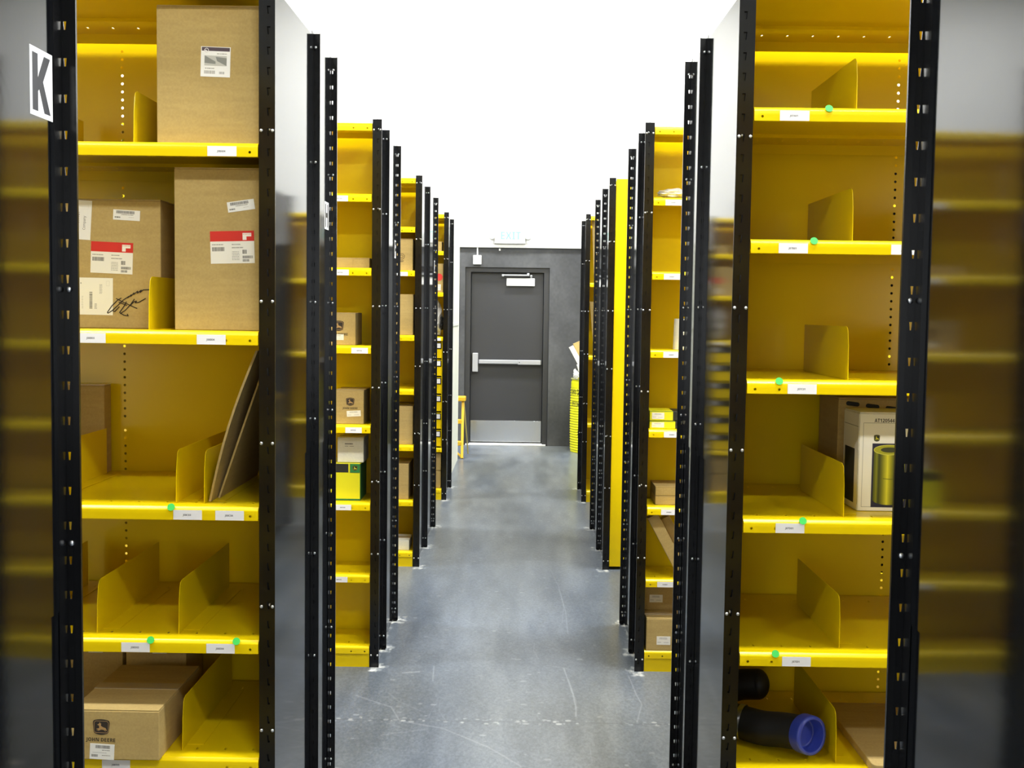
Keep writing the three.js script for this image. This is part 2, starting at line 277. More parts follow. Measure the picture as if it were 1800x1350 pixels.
// one post: flange w with keyhole slots, doubled web behind it. sx = direction away from the aisle, sz = direction the flange faces
const postCache = {};
function postGeo(sx, sz, backed) {
  return postCache[`${sx}${sz}${backed}`] ??= (() => {
    const holes = [];
    for (let y = 0.035; y < H - 0.03; y += 0.0493) { const c = sx > 0 ? 0.0158 : PW - 0.0158, k = sz > 0 ? 1.5 : 0.75, hh = sz > 0 ? 0.019 : 0.0115; holes.push([[c - 0.0016 * k, y], [c - 0.0029 * k, y + hh], [c + 0.0029 * k, y + hh], [c + 0.0016 * k, y]]); }
    const f = plate(PW, H, 0.0022, holes).translate(sx > 0 ? 0 : -PW, 0, -0.0011);
    const web = (a, b, d, top = H) => BB(sx * a, sx * b, 0, top, -sz * 0.001, -sz * d);
    const all = [f, web(0.0196, 0.0208, sz > 0 ? 0.014 : 0.03, H + 0.003), web(0, 0.0016, 0.004), web(0.0105, 0.0112, 0.0022), BB(sx * 0.002, sx * 0.02, 0, 0.004, -sz * 0.002, -sz * 0.03)];
    if (sz > 0) all.push(BB(sx * 0.009, sx * 0.0197, 0, H, -0.005, -0.0062)); else if (backed) all.push(BB(sx * 0.008, sx * 0.0235, 0, H, -0.007, -0.0058));      // the channel behind the slots
    return merge(all);
  })();
}
const BOLT_Y = [0.055, 0.51, 0.83, 1.245, 1.6, 2.02, 2.36];
const boltCache = {};
function boltGeo(sx, sz) {
  return boltCache[`${sx}${sz}`] ??= merge(BOLT_Y.flatMap((y) => [0.006, 0.034].map((a) => new THREE.SphereGeometry(0.0042, 8, 6).scale(1, 1, 0.6).translate(sx * a, y, sz * 0.0022)).concat([0.0135, 0.034].map((a) => new THREE.SphereGeometry(0.0042, 8, 6).scale(1, 1, 0.6).translate(sx * a, y + 0.004, -sz * 0.003)))));
}
// shelf: pan with two rows of slots, rounded front roll with a face plate, rear lip
const shelfCache = {};
function shelfGeo(D, sz) {
  return shelfCache[`${D}${sz}`] ??= (() => {
    const slots = [];
    for (let x = 0.045; x < W - 0.02; x += 0.0735) for (const z of [0.055, D - 0.095]) slots.push([[x - 0.0025, z], [x - 0.0025, z + 0.016], [x + 0.0025, z + 0.016], [x + 0.0025, z]]);
    const pan = plate(W, D - 0.03, 0.0016, slots.map((h) => h.map(([x, z]) => [x, z - 0.014]))).rotateX(-Math.PI / 2).translate(0, -0.0016, -0.014);   // x, z from -0.014 to -(D-0.016)
    const roll = []; for (let i = 0; i <= 7; i++) { const a = Math.PI / 2 * (1 - i / 7); roll.push([-0.014 + 0.014 * Math.cos(a), -0.014 + 0.014 * Math.sin(a)]); }
    const front = strip([[-0.016, 0], ...roll], -0.0016, W);
    const hl = [0.02, 0.08, W - 0.08, W - 0.02].map((x) => ngon(x, 0.011, 0.0034, 8));
    const face = plate(W, 0.0205, 0.0016, hl).translate(0, -0.0345, -0.0016);
    const ret = BB(0, W, -0.0345, -0.033, -0.016, 0);
    const rear = BB(0, W, -0.03, 0, -(D - 0.0176), -(D - 0.016));
    const rib = BB(0.02, W - 0.02, -0.011, -0.0016, -(D * 0.7) - 0.022, -(D * 0.7) + 0.022);
    const g = merge([pan, front, face, ret, rear, rib]);
    if (sz < 0) g.rotateY(Math.PI).translate(W, 0, 0);
    return toCreasedNormals(g, 0.6);
  })();
}
// back sheet with its column of holes up the middle
const backGeo = (() => {
  const mk = (y0, y1) => { const h = []; for (let y = y0 + 0.02; y < y1 - 0.012; y += 0.0238) h.push(ngon(W / 2, y - y0, 0.0042, 8)); return plate(W, y1 - y0, 0.0012, h); };
  return [mk(0.02, 1.238), mk(1.2295, H - 0.005)];
})();
const sheetCache = {};
function sheetGeo(d, y0, y1) { return sheetCache[`${d}${y0}${y1}`] ??= uvm(B(0.0015, y1 - y0, d), 0.8); }

function shelfLabelMat(text) {
  return std({ roughness: 0.7, map: canvasTex(192, 66, (c, w, h) => { c.fillStyle = '#f1f1f3'; c.fillRect(0, 0, w, h); c.fillStyle = '#3c3c40'; c.font = 'bold 17px sans-serif'; c.textAlign = 'center'; c.textBaseline = 'middle'; c.fillText(text, w * 0.48, h * 0.52); }) });
}
const labelGeo = B(0.072, 0.0245, 0.0006), dotGeo = new THREE.CylinderGeometry(0.0095, 0.0095, 0.0008, 20).rotateX(Math.PI / 2 - 0.42);
const divCache = {};
function dividerGeo(len, h, sx = 1) {                    // upright sheet with cut front corner and a foot flange towards +x
  return divCache[`${len}${h}${sx}`] ??= (() => {
    const s = new THREE.Shape([[0, 0], [0.004, h * 0.62], [0.012, h - 0.012], [0.018, h - 0.004], [0.03, h], [len, h], [len, 0]].map((q) => new THREE.Vector2(...q)));
    const up = new THREE.ExtrudeGeometry(s, { depth: 0.0014, bevelEnabled: false }).rotateY(Math.PI / 2);   // x->-z
    return toCreasedNormals(merge([up, BB(0, sx * 0.045, 0, 0.0012, -0.04, -len + 0.03)]), 0.4);
  })();
}
function signMat(letter) {                                // bold condensed letter filling the plate up to a thin border
  return std({ roughness: 0.6, map: canvasTex(160, 192, (c, w, h) => { c.fillStyle = '#fbfbfd'; c.fillRect(0, 0, w, h); c.fillStyle = '#2c2d33'; c.strokeStyle = '#2c2d33'; c.font = 'bold 100px sans-serif'; const m = c.measureText(letter), a = m.actualBoundingBoxAscent, l = m.actualBoundingBoxLeft, r = m.actualBoundingBoxRight; c.translate(20, h - 18); c.scale((w - 40) / (l + r), (h - 36) / a); c.translate(l, 0); c.fillText(letter, 0, 0); c.lineWidth = 3; c.strokeText(letter, 0, 0); }) });
}
// unit: one bay. s = side (-1 left, 1 right), zf = open front, zr = rear; faces +z when zf > zr
function shelvingUnit(o) {
  const { s, zf, zr, label, shelves, back = true, rearPosts = true, panels = true } = o;
  const xa = s < 0 ? LX : RX, sz = Math.sign(zf - zr), D = Math.abs(zf - zr), xi = xa + s * 0.0425, x0 = s < 0 ? xi - W : xi, xfar = xi + s * (W + 0.0425);
  const u = thing('shelving_unit', label, 'shelving', [(xa + xfar) / 2, 0, (zf + zr) / 2], o.group);
  const post = (x, z, sx, dz, backed = false) => { const p = part(u, 'post', postGeo(sx, dz, backed), M.black, [x, 0, z]); const b = part(p, 'bolt_row', boltGeo(sx, dz), M.zinc, [x, 0, z]); return p; };
  post(xa, zf, s, sz); post(xfar, zf, -s, sz);
  if (rearPosts) { post(xa, zr, s, -sz, true); post(xfar, zr, -s, -sz, true); }
  const za = zf - sz * 0.004, zz = zr + sz * (rearPosts ? 0.003 : 0.009), zc = (za + zz) / 2, pd = Math.abs(za - zz);
  for (const [x, q] of [[xa + s * (0.0222 + pd * 0.0058), s], [xfar - s * (0.0222 + pd * 0.0058), -s]]) {   // the sheets stand a little askew between the posts
    const a = part(u, 'end_panel', sheetGeo(+pd.toFixed(3), 0.012, 1.166), M.panel, [x, (0.012 + 1.166) / 2, zc]);
    const b = part(u, 'end_panel', sheetGeo(+pd.toFixed(3), 1.158, H - 0.008), M.panel, [x - q * 0.0016, (1.158 + H - 0.008) / 2, zc]);
    a.rotation.y = b.rotation.y = q * (D > 0.4 ? 0.0115 : 0.008);
  }
  if (back) for (const [g, y] of [[backGeo[0], 0.02], [backGeo[1], 1.2295]]) part(u, 'back_panel', g, M.yellow, [x0, y, zr + sz * (y > 1 ? 0.0076 : 0.006) - 0.0006]);
  const made = {};
  for (const y of shelves) {
    const sh = part(u, 'shelf', shelfGeo(+(D - (y > 2.3 ? 0.018 : 0)).toFixed(3), sz), M.yellow, [x0, y, sz > 0 ? zf + 0.002 : zf - 0.002]);
    made[y] = sh;
  }
  part(u, 'base_plate', BB(x0, x0 + W, 0, shelves[shelves.length - 1] - 0.036, zf - sz * 0.006, zf - sz * 0.0045), M.yellow, [0, 0, 0]);
  if (o.sign) { const [letter, zsgn, y] = o.sign; const m = part(u, 'row_sign', new THREE.BoxGeometry(0.068, 0.088, 0.0016), signMat(letter), [xa + s * (0.0205 + (zsgn - Math.min(zf, zr)) * 0.0116), y, zsgn], `white plate with letter ${letter}`); m.rotation.y = -s * Math.PI / 2 + s * 0.0115; }
  u.made = made; return { u, made, x0, zf };
}
const tag = (unit, y, x, mat, dy = -0.0215) => part(unit.made[y], 'shelf_label', labelGeo, mat, [x, y + dy, unit.zf + 0.0024]);
const dot = (unit, y, x) => part(unit.made[y], 'green_dot', dotGeo, M.green, [x, y - 0.0025, unit.zf + 0.0012]);
const divider = (unit, y, x, len = 0.5, h = 0.135, z = unit.zf - 0.045) => part(unit.made[y], 'divider', dividerGeo(len, h), M.yellow, [x, y + 0.0005, z]);

// the near rows beside the viewer
const kL = shelvingUnit({ s: -1, zf: ROWS.k[1], zr: ROWS.k[0], label: 'nearest black shelving end at far left, bearing the letter K plate', shelves: [2.39, 1.99, 1.525, 1.083, 0.742, 0.436, 0.095], sign: ['K', -1.4975, 1.8715] });
const kR = shelvingUnit({ s: 1, zf: ROWS.k[1], zr: ROWS.k[0], label: 'nearest black shelving end at far right, cut by the picture edge', shelves: [2.39, 2.093, 1.77, 1.422, 1.072, 0.732, 0.431, 0.095] });
// first row
const L1 = shelvingUnit({ s: -1, zf: ROWS.r1[0], zr: ROWS.r1[1], label: 'large yellow shelving bay on the left holding big labelled cartons', shelves: [2.39, 1.99, 1.525, 1.083, 0.742, 0.436, 0.095], sign: ['J', -2.876, 1.874] });
const L1b = shelvingUnit({ s: -1, zf: ROWS.r1[2], zr: ROWS.r1[1], back: false, rearPosts: false, label: 'shallow shelving backing the big left carton bay, bearing letter H plate', shelves: [2.39, 2.0, 1.6, 1.2, 0.8, 0.43, 0.095], sign: ['H', -3.668, 1.885] });
const R1 = shelvingUnit({ s: 1, zf: ROWS.r1[0], zr: ROWS.r1[1], label: 'large yellow shelving bay on the right with single dividers and black hoses', shelves: [2.39, 2.093, 1.77, 1.422, 1.072, 0.732, 0.431, 0.095] });
const R1b = shelvingUnit({ s: 1, zf: ROWS.r1[2], zr: ROWS.r1[1], back: false, rearPosts: false, label: 'shallow shelving backing the large right bay with the dividers', shelves: [2.39, 2.09, 1.77, 1.42, 1.07, 0.73, 0.43, 0.095] });
// second row
const S2 = [2.39, 2.086, 1.767, 1.428, 1.079, 0.737, 0.415, 0.095], S3 = [2.39, 2.095, 1.83, 1.435, 1.104, 0.757, 0.414, 0.095];
const L2 = shelvingUnit({ s: -1, zf: ROWS.r2[0], zr: ROWS.r2[1], label: 'second left shelving bay with printed cartons and a yellow and green box', shelves: S2 });
const L2b = shelvingUnit({ s: -1, zf: ROWS.r2[2], zr: ROWS.r2[1], back: false, rearPosts: false, label: 'shelving backing the second left bay, bearing letter F plate', shelves: S2, sign: ['F', -5.652, 1.888] });
const R2 = shelvingUnit({ s: 1, zf: ROWS.r2[0], zr: ROWS.r2[1], label: 'second right shelving bay with two slanting long boxes on a low shelf', shelves: S2 });
const R2b = shelvingUnit({ s: 1, zf: ROWS.r2[2], zr: ROWS.r2[1], back: false, rearPosts: false, label: 'shelving backing the second right bay, before the plain yellow sheet', shelves: S2 });
// third row: the right one turns its yellow back to the viewer
const L3 = shelvingUnit({ s: -1, zf: ROWS.r3[0], zr: ROWS.r3[1], label: 'third left shelving bay packed with plain brown cartons', shelves: S3 });
const L3b = shelvingUnit({ s: -1, zf: ROWS.r3[2], zr: ROWS.r3[1], back: false, rearPosts: false, label: 'shelving backing the third left bay, bearing letter D plate', shelves: S3, sign: ['D', -8.19, 1.905] });
const R3 = shelvingUnit({ s: 1, zf: ROWS.r3[1], zr: ROWS.r3[0], label: 'third right shelving unit showing its plain yellow back sheet', shelves: S3 });
const R3b = shelvingUnit({ s: 1, zf: ROWS.r3[2], zr: ROWS.r3[1], back: true, rearPosts: false, label: 'shelving behind the unit with the plain yellow back sheet', shelves: S3 });
// fourth row
const L4 = shelvingUnit({ s: -1, zf: ROWS.r4[0], zr: ROWS.r4[1], label: 'farthest left shelving bay with a stack of small labelled drawers', shelves: [2.39, 2.085, 1.742, 1.373, 0.439, 0.095] });
const R4 = shelvingUnit({ s: 1, zf: ROWS.r4[0], zr: ROWS.r4[1], label: 'farthest right shelving bay with tall cardboard sheets, beside the yellow drum', shelves: [2.39, 1.839, 1.233, 0.665, 0.095] });

// shelf labels, dots, dividers in the big bays
for (const [y, x, t] of [[1.99, -0.745, 'J08A04'], [1.525, -1.073, 'J08B03'], [1.525, -0.773, 'J08B04'], [1.083, -1.14, 'J08C02'], [1.083, -0.834, 'J08C03'], [1.083, -0.728, 'J08C04'], [0.742, -0.968, 'J08D03'], [0.742, -0.752, 'J08D04'], [0.436, -1.02, 'J08E03']]) tag(L1, y, x, shelfLabelMat(t));
for (const [y, x] of [[1.083, -0.876], [0.742, -0.93], [0.742, -0.712]]) dot(L1, y, x);
for (const [y, x, t] of [[2.093, 0.662, 'J07A01'], [1.77, 0.668, 'J07B01'], [1.77, 0.945, 'J07B02'], [1.422, 0.7, 'J07C01'], [1.072, 0.68, 'J07D01'], [0.732, 0.706, 'J07E01']]) tag(R1, y, x, shelfLabelMat(t));
for (const [y, x] of [[2.093, 0.746], [1.77, 0.719], [1.422, 0.643], [1.072, 0.712], [0.732, 0.653]]) dot(R1, y, x);
for (const [y, x] of [[1.99, -0.98], [1.99, -1.3], [1.525, -0.945], [1.083, -1.24], [1.083, -0.878], [1.083, -0.806], [0.742, -1.3], [0.742, -1.084], [0.742, -0.873], [0.436, -0.865]]) divider(L1, y, x);
for (const y of [2.093, 1.77, 1.422, 1.072, 0.732, 0.431]) divider(R1, y, 0.826, 0.45);
for (const y of [1.77, 1.422]) divider(R1, y, 1.16, 0.45);
const farLabel = [shelfLabelMat('G07C02'), shelfLabelMat('G06B01')];
for (const [y, x] of [[2.086, -0.795], [1.767, -0.79], [1.428, -0.705], [1.079, -0.73], [0.737, -0.775], [0.415, -0.79]]) tag(L2, y, x, farLabel[0]);
for (const [y, x] of [[2.086, 0.65], [1.767, 0.65], [1.428, 0.655], [1.079, 0.665], [0.737, 0.66], [0.415, 0.65]]) tag(R2, y, x, farLabel[1]);
tag(L3, 1.83, -0.735, farLabel[0]); tag(L4, 1.373, -0.71, farLabel[0]);

// ---------------------------------------------------------------- prints
function bars(c, x, y, w, h, col = '#4a4744') { c.fillStyle = col; for (let q = x; q < x + w;) { const a = rr(1, 3.2); c.fillRect(q, y, a, h); q += a + rr(1, 2.6); } }
const scribble = (c, x, y, w, h, n, col = '#77736c') => { c.fillStyle = col; for (let i = 0; i < n; i++) { const yy = y + i * (h / n); let q = x; while (q < x + w) { const l = rr(3, 9); c.fillRect(q, yy, Math.min(l, x + w - q), h / n * 0.42); q += l + rr(2, 4); } } };
function deer(c, x, y, w, h, ground, fig) {               // rounded badge with a leaping stag
  c.fillStyle = ground; c.beginPath(); c.moveTo(x + w * 0.12, y + h * 0.06); c.quadraticCurveTo(x + w / 2, y - h * 0.05, x + w * 0.88, y + h * 0.06); c.quadraticCurveTo(x + w, y + h * 0.1, x + w * 0.98, y + h * 0.3); c.lineTo(x + w * 0.94, y + h * 0.75); c.quadraticCurveTo(x + w * 0.92, y + h * 0.9, x + w * 0.78, y + h * 0.93); c.quadraticCurveTo(x + w / 2, y + h * 1.06, x + w * 0.22, y + h * 0.93); c.quadraticCurveTo(x + w * 0.08, y + h * 0.9, x + w * 0.06, y + h * 0.75); c.lineTo(x + w * 0.02, y + h * 0.3); c.quadraticCurveTo(x, y + h * 0.1, x + w * 0.12, y + h * 0.06); c.fill();
  c.strokeStyle = fig; c.lineWidth = Math.max(1, w * 0.028); c.beginPath(); c.roundRect(x + w * 0.09, y + h * 0.12, w * 0.82, h * 0.74, w * 0.14); c.stroke();
  c.fillStyle = fig; c.beginPath();
  [[0.26, 0.36], [0.36, 0.3], [0.42, 0.18], [0.46, 0.3], [0.5, 0.24], [0.48, 0.42], [0.6, 0.5], [0.76, 0.56], [0.84, 0.74], [0.78, 0.72], [0.7, 0.66], [0.78, 0.82], [0.66, 0.68], [0.5, 0.66], [0.36, 0.74], [0.2, 0.68], [0.36, 0.66], [0.2, 0.6], [0.38, 0.58], [0.38, 0.42]].forEach(([a, b], i) => (i ? c.lineTo(x + a * w, y + b * h) : c.moveTo(x + a * w, y + b * h))); c.fill();
}
const printMat = (t, o = {}) => std({ map: t, roughness: 0.75, ...o });
const T_ = {
  logo: canvasTex(256, 208, (c, w, h) => { c.clearRect(0, 0, w, h); deer(c, 64, 4, 128, 118, '#30281f', '#b48f5a'); c.fillStyle = '#30281f'; c.font = 'bold 37px sans-serif'; c.textAlign = 'center'; c.fillText('JOHN DEERE', w / 2, 172, 250); }),
  red: canvasTex(360, 240, (c, w, h) => {
    c.fillStyle = '#f2eee2'; c.fillRect(0, 0, w, h); c.fillStyle = '#d62f22'; c.fillRect(0, 0, w, 76); c.fillStyle = '#f6efe2'; c.fillRect(266, 16, 72, 26); c.fillRect(266, 16, 32, 52); scribble(c, 269, 22, 66, 14, 1, '#e0a58c');
    scribble(c, 14, 96, 92, 18, 1, '#8f8a80'); bars(c, 14, 118, 100, 30); scribble(c, 176, 96, 70, 18, 1, '#8f8a80'); scribble(c, 176, 120, 92, 18, 1, '#8f8a80'); bars(c, 262, 140, 32, 30); bars(c, 262, 184, 84, 20); bars(c, 262, 210, 52, 18); scribble(c, 176, 152, 60, 70, 6, '#a29d92');
  }),
  photoLabel: canvasTex(224, 224, (c, w, h) => {
    c.fillStyle = '#f6f5f2'; c.fillRect(0, 0, w, h); c.fillStyle = '#54464f'; c.fillRect(6, 4, w - 12, 28); c.strokeStyle = '#e8e4df'; c.lineWidth = 5; c.beginPath(); c.arc(42, 28, 15, 0, 7); c.stroke(); c.fillStyle = '#f2f0ee'; c.fillRect(28, 26, 16, 5);
    c.fillStyle = '#c9c8c2'; c.fillRect(28, 66, w - 56, 76); c.fillStyle = '#8e908c'; c.beginPath(); c.moveTo(28, 66); c.lineTo(112, 110); c.lineTo(112, 128); c.lineTo(28, 122); c.fill(); c.beginPath(); c.moveTo(112, 74); c.lineTo(196, 82); c.lineTo(196, 140); c.lineTo(124, 106); c.fill(); scribble(c, 122, 48, 76, 16, 1, '#8a857e');
    scribble(c, 34, 158, 70, 16, 1, '#8a857e'); bars(c, 28, 178, 80, 24, '#8d8a86'); bars(c, 142, 184, 38, 18, '#8d8a86');
  }),
  small: canvasTex(224, 92, (c, w, h) => { c.fillStyle = '#f1f0ea'; c.fillRect(0, 0, w, h); bars(c, 26, 8, 150, 26); scribble(c, 68, 40, 100, 14, 1); scribble(c, 14, 62, 48, 28, 1, '#3b3833'); scribble(c, 130, 62, 44, 8, 1, '#b7b3aa'); }),
  ship: canvasTex(320, 340, (c, w, h) => { c.fillStyle = '#f3efe0'; c.fillRect(0, 0, w, h); for (let y = 130; y < 285; ) { const a = rr(2, 5); c.fillStyle = '#55524d'; c.fillRect(110, y, 26, a); y += a + rr(2, 4); } scribble(c, 200, 60, 24, 90, 8, '#8f8a80'); scribble(c, 40, 170, 14, 120, 8, '#c3beb0'); c.strokeStyle = '#b9b4a6'; c.strokeRect(262, 28, 26, 44); scribble(c, 156, 236, 20, 54, 5, '#55524d'); c.fillStyle = '#9c978b'; c.fillRect(30, 44, 8, 14); }),
  tall: canvasTex(200, 360, (c, w, h) => { c.fillStyle = '#f1eee6'; c.fillRect(0, 0, w, h); c.strokeStyle = '#cfcabf'; c.strokeRect(20, 40, 150, 40); c.save(); c.translate(150, 270); c.rotate(-Math.PI / 2); c.fillStyle = '#575250'; c.font = '30px sans-serif'; c.fillText('Company', 0, 0); c.restore(); scribble(c, 70, 110, 26, 160, 9, '#8d8780'); }),
  bottom: canvasTex(224, 150, (c, w, h) => { c.fillStyle = '#f0efe8'; c.fillRect(0, 0, w, h); bars(c, 50, 14, 132, 30); scribble(c, 112, 58, 70, 14, 1, '#4f4a42'); scribble(c, 26, 84, 130, 8, 1); bars(c, 16, 104, 56, 24); scribble(c, 112, 108, 76, 14, 1, '#5a544c'); }),
  plain: canvasTex(160, 110, (c, w, h) => { c.fillStyle = '#efece3'; c.fillRect(0, 0, w, h); scribble(c, 34, 18, 90, 26, 2, '#6f6a62'); scribble(c, 12, 74, 40, 14, 1); scribble(c, 84, 76, 56, 12, 1); }),
  sharpie: canvasTex(320, 256, (c, w, h) => {
    c.clearRect(0, 0, w, h); c.strokeStyle = '#1d150f'; c.lineCap = c.lineJoin = 'round'; c.lineWidth = 7;
    const l = (p) => { c.beginPath(); p.forEach(([a, b], i) => (i ? c.lineTo(a, b) : c.moveTo(a, b))); c.stroke(); };
    l([[112, 84], [84, 104], [44, 150], [10, 206], [14, 214], [40, 196], [84, 150], [128, 100], [168, 70], [160, 82], [186, 56], [182, 70], [206, 40], [204, 54], [232, 26], [230, 42], [258, 18], [250, 38], [272, 16], [318, 14]]);
    l([[78, 88], [130, 122], [222, 176]]); l([[148, 118], [134, 150], [98, 208], [104, 218], [140, 190], [178, 142], [206, 96]]); l([[104, 216], [128, 234], [158, 240], [152, 226]]); l([[52, 196], [64, 200], [96, 160]]); l([[176, 148], [206, 116], [222, 112], [212, 128], [236, 124], [286, 92]]); l([[96, 120], [150, 148]]);
  }),
  filterFront: canvasTex(384, 512, (c, w, h) => {
    c.fillStyle = '#efeada'; c.fillRect(0, 0, w, h); c.strokeStyle = '#8d8878'; c.lineWidth = 2; c.strokeRect(20, 46, w - 40, h - 66); c.fillStyle = '#3f3b33'; c.font = 'bold 27px sans-serif'; c.fillText('AT120544', 82, 42, 116);
    deer(c, 80, 108, 36, 36, '#22231c', '#c8c020'); c.fillStyle = '#262439'; c.fillRect(74, 154, 206, 340);
    const g = c.createLinearGradient(88, 0, 262, 0); for (const [a, k] of [[0, '#55580e'], [0.08, '#8a8b18'], [0.16, '#3c4010'], [0.3, '#8f8c14'], [0.44, '#e0d832'], [0.54, '#a59f16'], [0.66, '#5f6112'], [0.85, '#bdb41c'], [1, '#6d6c14']]) g.addColorStop(a, k);
    c.fillStyle = g; c.beginPath(); c.moveTo(84, 186); c.lineTo(84, 456); c.bezierCurveTo(104, 490, 246, 490, 266, 456); c.lineTo(266, 186); c.fill(); c.fillStyle = '#a8a522'; c.beginPath(); c.ellipse(175, 188, 91, 26, 0, 0, 7); c.fill(); c.fillStyle = '#3e4022'; c.beginPath(); c.ellipse(175, 188, 52, 14, 0, 0, 7); c.fill(); c.strokeStyle = '#d9d45a'; c.lineWidth = 3; c.beginPath(); c.ellipse(175, 188, 91, 26, 0, 0, 7); c.stroke(); c.strokeStyle = '#5b5d18'; c.beginPath(); c.moveTo(140, 340); c.quadraticCurveTo(200, 350, 266, 334); c.stroke();
  }),
  filterSide: canvasTex(256, 512, (c, w, h) => { c.fillStyle = '#efeada'; c.fillRect(0, 0, w, h); c.fillStyle = '#8d8878'; c.fillRect(10, 66, w - 20, 3); c.fillStyle = '#25271f'; c.fillRect(30, 190, 170, 290); }),
  ring: canvasTex(128, 128, (c, w, h) => { c.clearRect(0, 0, w, h); c.strokeStyle = '#4b3b27'; c.lineWidth = 8; c.setLineDash([16, 6]); c.beginPath(); c.arc(64, 50, 38, 0, 7); c.stroke(); c.setLineDash([]); c.lineWidth = 6; c.beginPath(); c.arc(64, 50, 18, 0, 7); c.stroke(); c.fillStyle = '#6b583c'; c.fillRect(34, 104, 60, 8); c.fillRect(42, 116, 44, 6); }),
};
const PM = Object.fromEntries(Object.entries(T_).map(([k, t]) => [k, printMat(t, ['logo', 'sharpie', 'ring'].includes(k) ? { transparent: true } : {})]));
// a flat print or label on a face that looks towards +z
function sticker(parent, name, mat, w, h, x, y, z, turn = 0, label) { const m = part(parent, name, mat.transparent ? new THREE.PlaneGeometry(w, h) : B(w, h, 0.0006), mat, [x, y, z + 0.0006], label); m.rotation.z = turn; return m; }

// ---------------------------------------------------------------- cartons
// carton: closed box with two top flaps meeting over a seam and a strip of tape; x0..x1, y0 = what it stands on, front face at zf
function carton(name, label, cat, x0, x1, y0, h, zf, d, mat, o = {}) {
  const w = x1 - x0, cx = (x0 + x1) / 2, cz = zf - d / 2, g = thing(name, label, cat, [cx, y0, cz], o.group), t = 0.004;
  part(g, 'carton_body', uvm(RB(w, h - t, d, 0.0025, cx, y0 + (h - t) / 2 + 0.0005, cz), 2.5), mat, [0, 0, 0]);
  if (!o.plainTop) {
    for (const s of [-1, 1]) part(g, 'top_flap', uvm(RB(w - 0.001, t, d / 2 - 0.002, 0.0015, cx, y0 + h - t / 2 + 0.0004, cz + s * (d / 4)), 2.5), mat, [0, 0, 0]);
    part(g, 'tape_strip', merge([B(w + 0.0014, 0.0006, 0.05, cx, y0 + h + 0.0008, cz)]), M.tape, [0, 0, 0]);
  } else part(g, 'lid', uvm(RB(w + 0.001, t, d + 0.001, 0.0015, cx, y0 + h - t / 2 + 0.0004, cz), 2.5), mat, [0, 0, 0]);
  if (o.turn) g.rotation.y = o.turn;
  return g;
}
// big left bay
const ca = carton('cardboard_carton', 'tall pale cardboard carton on the top left shelf with a photo label', 'carton', -0.922, -0.664, 1.99, 0.345, -2.86, 0.42, M.card);
sticker(ca, 'photo_label', PM.photoLabel, 0.074, 0.074, -0.774, 2.196, -2.86, -0.03);
const cb = carton('cardboard_carton', 'cardboard carton with scribbled marker and a red label, beside a yellow divider', 'carton', -1.27, -0.9495, 1.525, 0.338, -2.97, 0.4, M.card);
sticker(cb, 'red_label', PM.red, 0.1106, 0.082, -1.0784, 1.7101, -2.97, -0.035); sticker(cb, 'barcode_label', PM.small, 0.0706, 0.0266, -1.0385, 1.8217, -2.97, -0.05); sticker(cb, 'upright_label', PM.tall, 0.0594, 0.1024, -1.1614, 1.8084, -2.97, -0.06); sticker(cb, 'shipping_label', PM.ship, 0.0942, 0.0973, -1.1235, 1.6087, -2.97, -0.01); sticker(cb, 'marker_scribble', PM.sharpie, 0.118, 0.077, -1.0364, 1.5923, -2.969, 0.03);
const cc = carton('cardboard_carton', 'tallest brown carton on the second left shelf, red label at its right', 'carton', -0.886, -0.663, 1.525, 0.412, -2.88, 0.45, M.card);
sticker(cc, 'red_label', PM.red, 0.112, 0.082, -0.738, 1.737, -2.88, 0.03); sticker(cc, 'barcode_label', PM.small, 0.069, 0.026, -0.716, 1.842, -2.88, 0.15);
carton('cardboard_carton', 'small brown carton at the back corner of the third left shelf', 'carton', -1.4, -1.243, 1.083, 0.265, -3.352, 0.055, M.card);
{ // leaning sheets
  const g = thing('cardboard_sheet', 'flattened cardboard sheets leaning against the bay side on the third left shelf', 'cardboard', [-0.8, 1.083, -3.12]);
  const sheet = (x0, x1, y1, t, z0, z1, bow) => { const s = new THREE.Shape(), n = 8, L = [], Rr = []; for (let i = 0; i <= n; i++) { const k = i / n, x = x0 + (x1 - x0) * k + bow * Math.sin(Math.PI * k), y = 1.085 + (y1 - 1.085) * k; L.push([x, y]); Rr.push([x + t, y]); } [...L, ...Rr.reverse()].forEach(([a, b], i) => (i ? s.lineTo(a, b) : s.moveTo(a, b))); return uvm(new THREE.ExtrudeGeometry(s, { depth: z1 - z0, bevelEnabled: false }).translate(0, 0, z0), 2.5); };
  part(g, 'outer_sheet', sheet(-0.7995, -0.678, 1.475, 0.006, -3.37, -2.875, -0.012), M.card, [0, 0, 0]);
  part(g, 'inner_sheet', sheet(-0.79, -0.668, 1.44, 0.005, -3.35, -2.93, -0.001), M.card, [0, 0, 0]);
}
const ce = carton('cardboard_carton', 'wide brown carton with deer emblem on the lowest visible left shelf', 'carton', -1.125, -0.902, 0.436, 0.13, -2.785, 0.36, M.card);
sticker(ce, 'printed_emblem', PM.logo, 0.088, 0.0715, -1.049, 0.507, -2.785, -0.03); sticker(ce, 'barcode_label', PM.bottom, 0.062, 0.04, -1.047, 0.4575, -2.785, -0.05);
for (const [x0, x1, w] of [[-1.325, -1.148, 'left'], [-1.138, -0.962, 'right']]) { const c = carton('cardboard_carton', `carton with a high white label behind the emblem carton, ${w} one`, 'carton', x0, x1, 0.436, 0.23, -3.22, 0.17, M.card, { group: 'cartons behind the emblem carton' }); sticker(c, 'white_label', PM.plain, 0.042, 0.05, (x0 + x1) / 2 + 0.01, 0.602, -3.22); }
carton('orange_box', 'thin orange card standing left of the emblem carton', 'card', -1.16, -1.1275, 0.436, 0.112, -2.795, 0.016, M.orange, { plainTop: true });
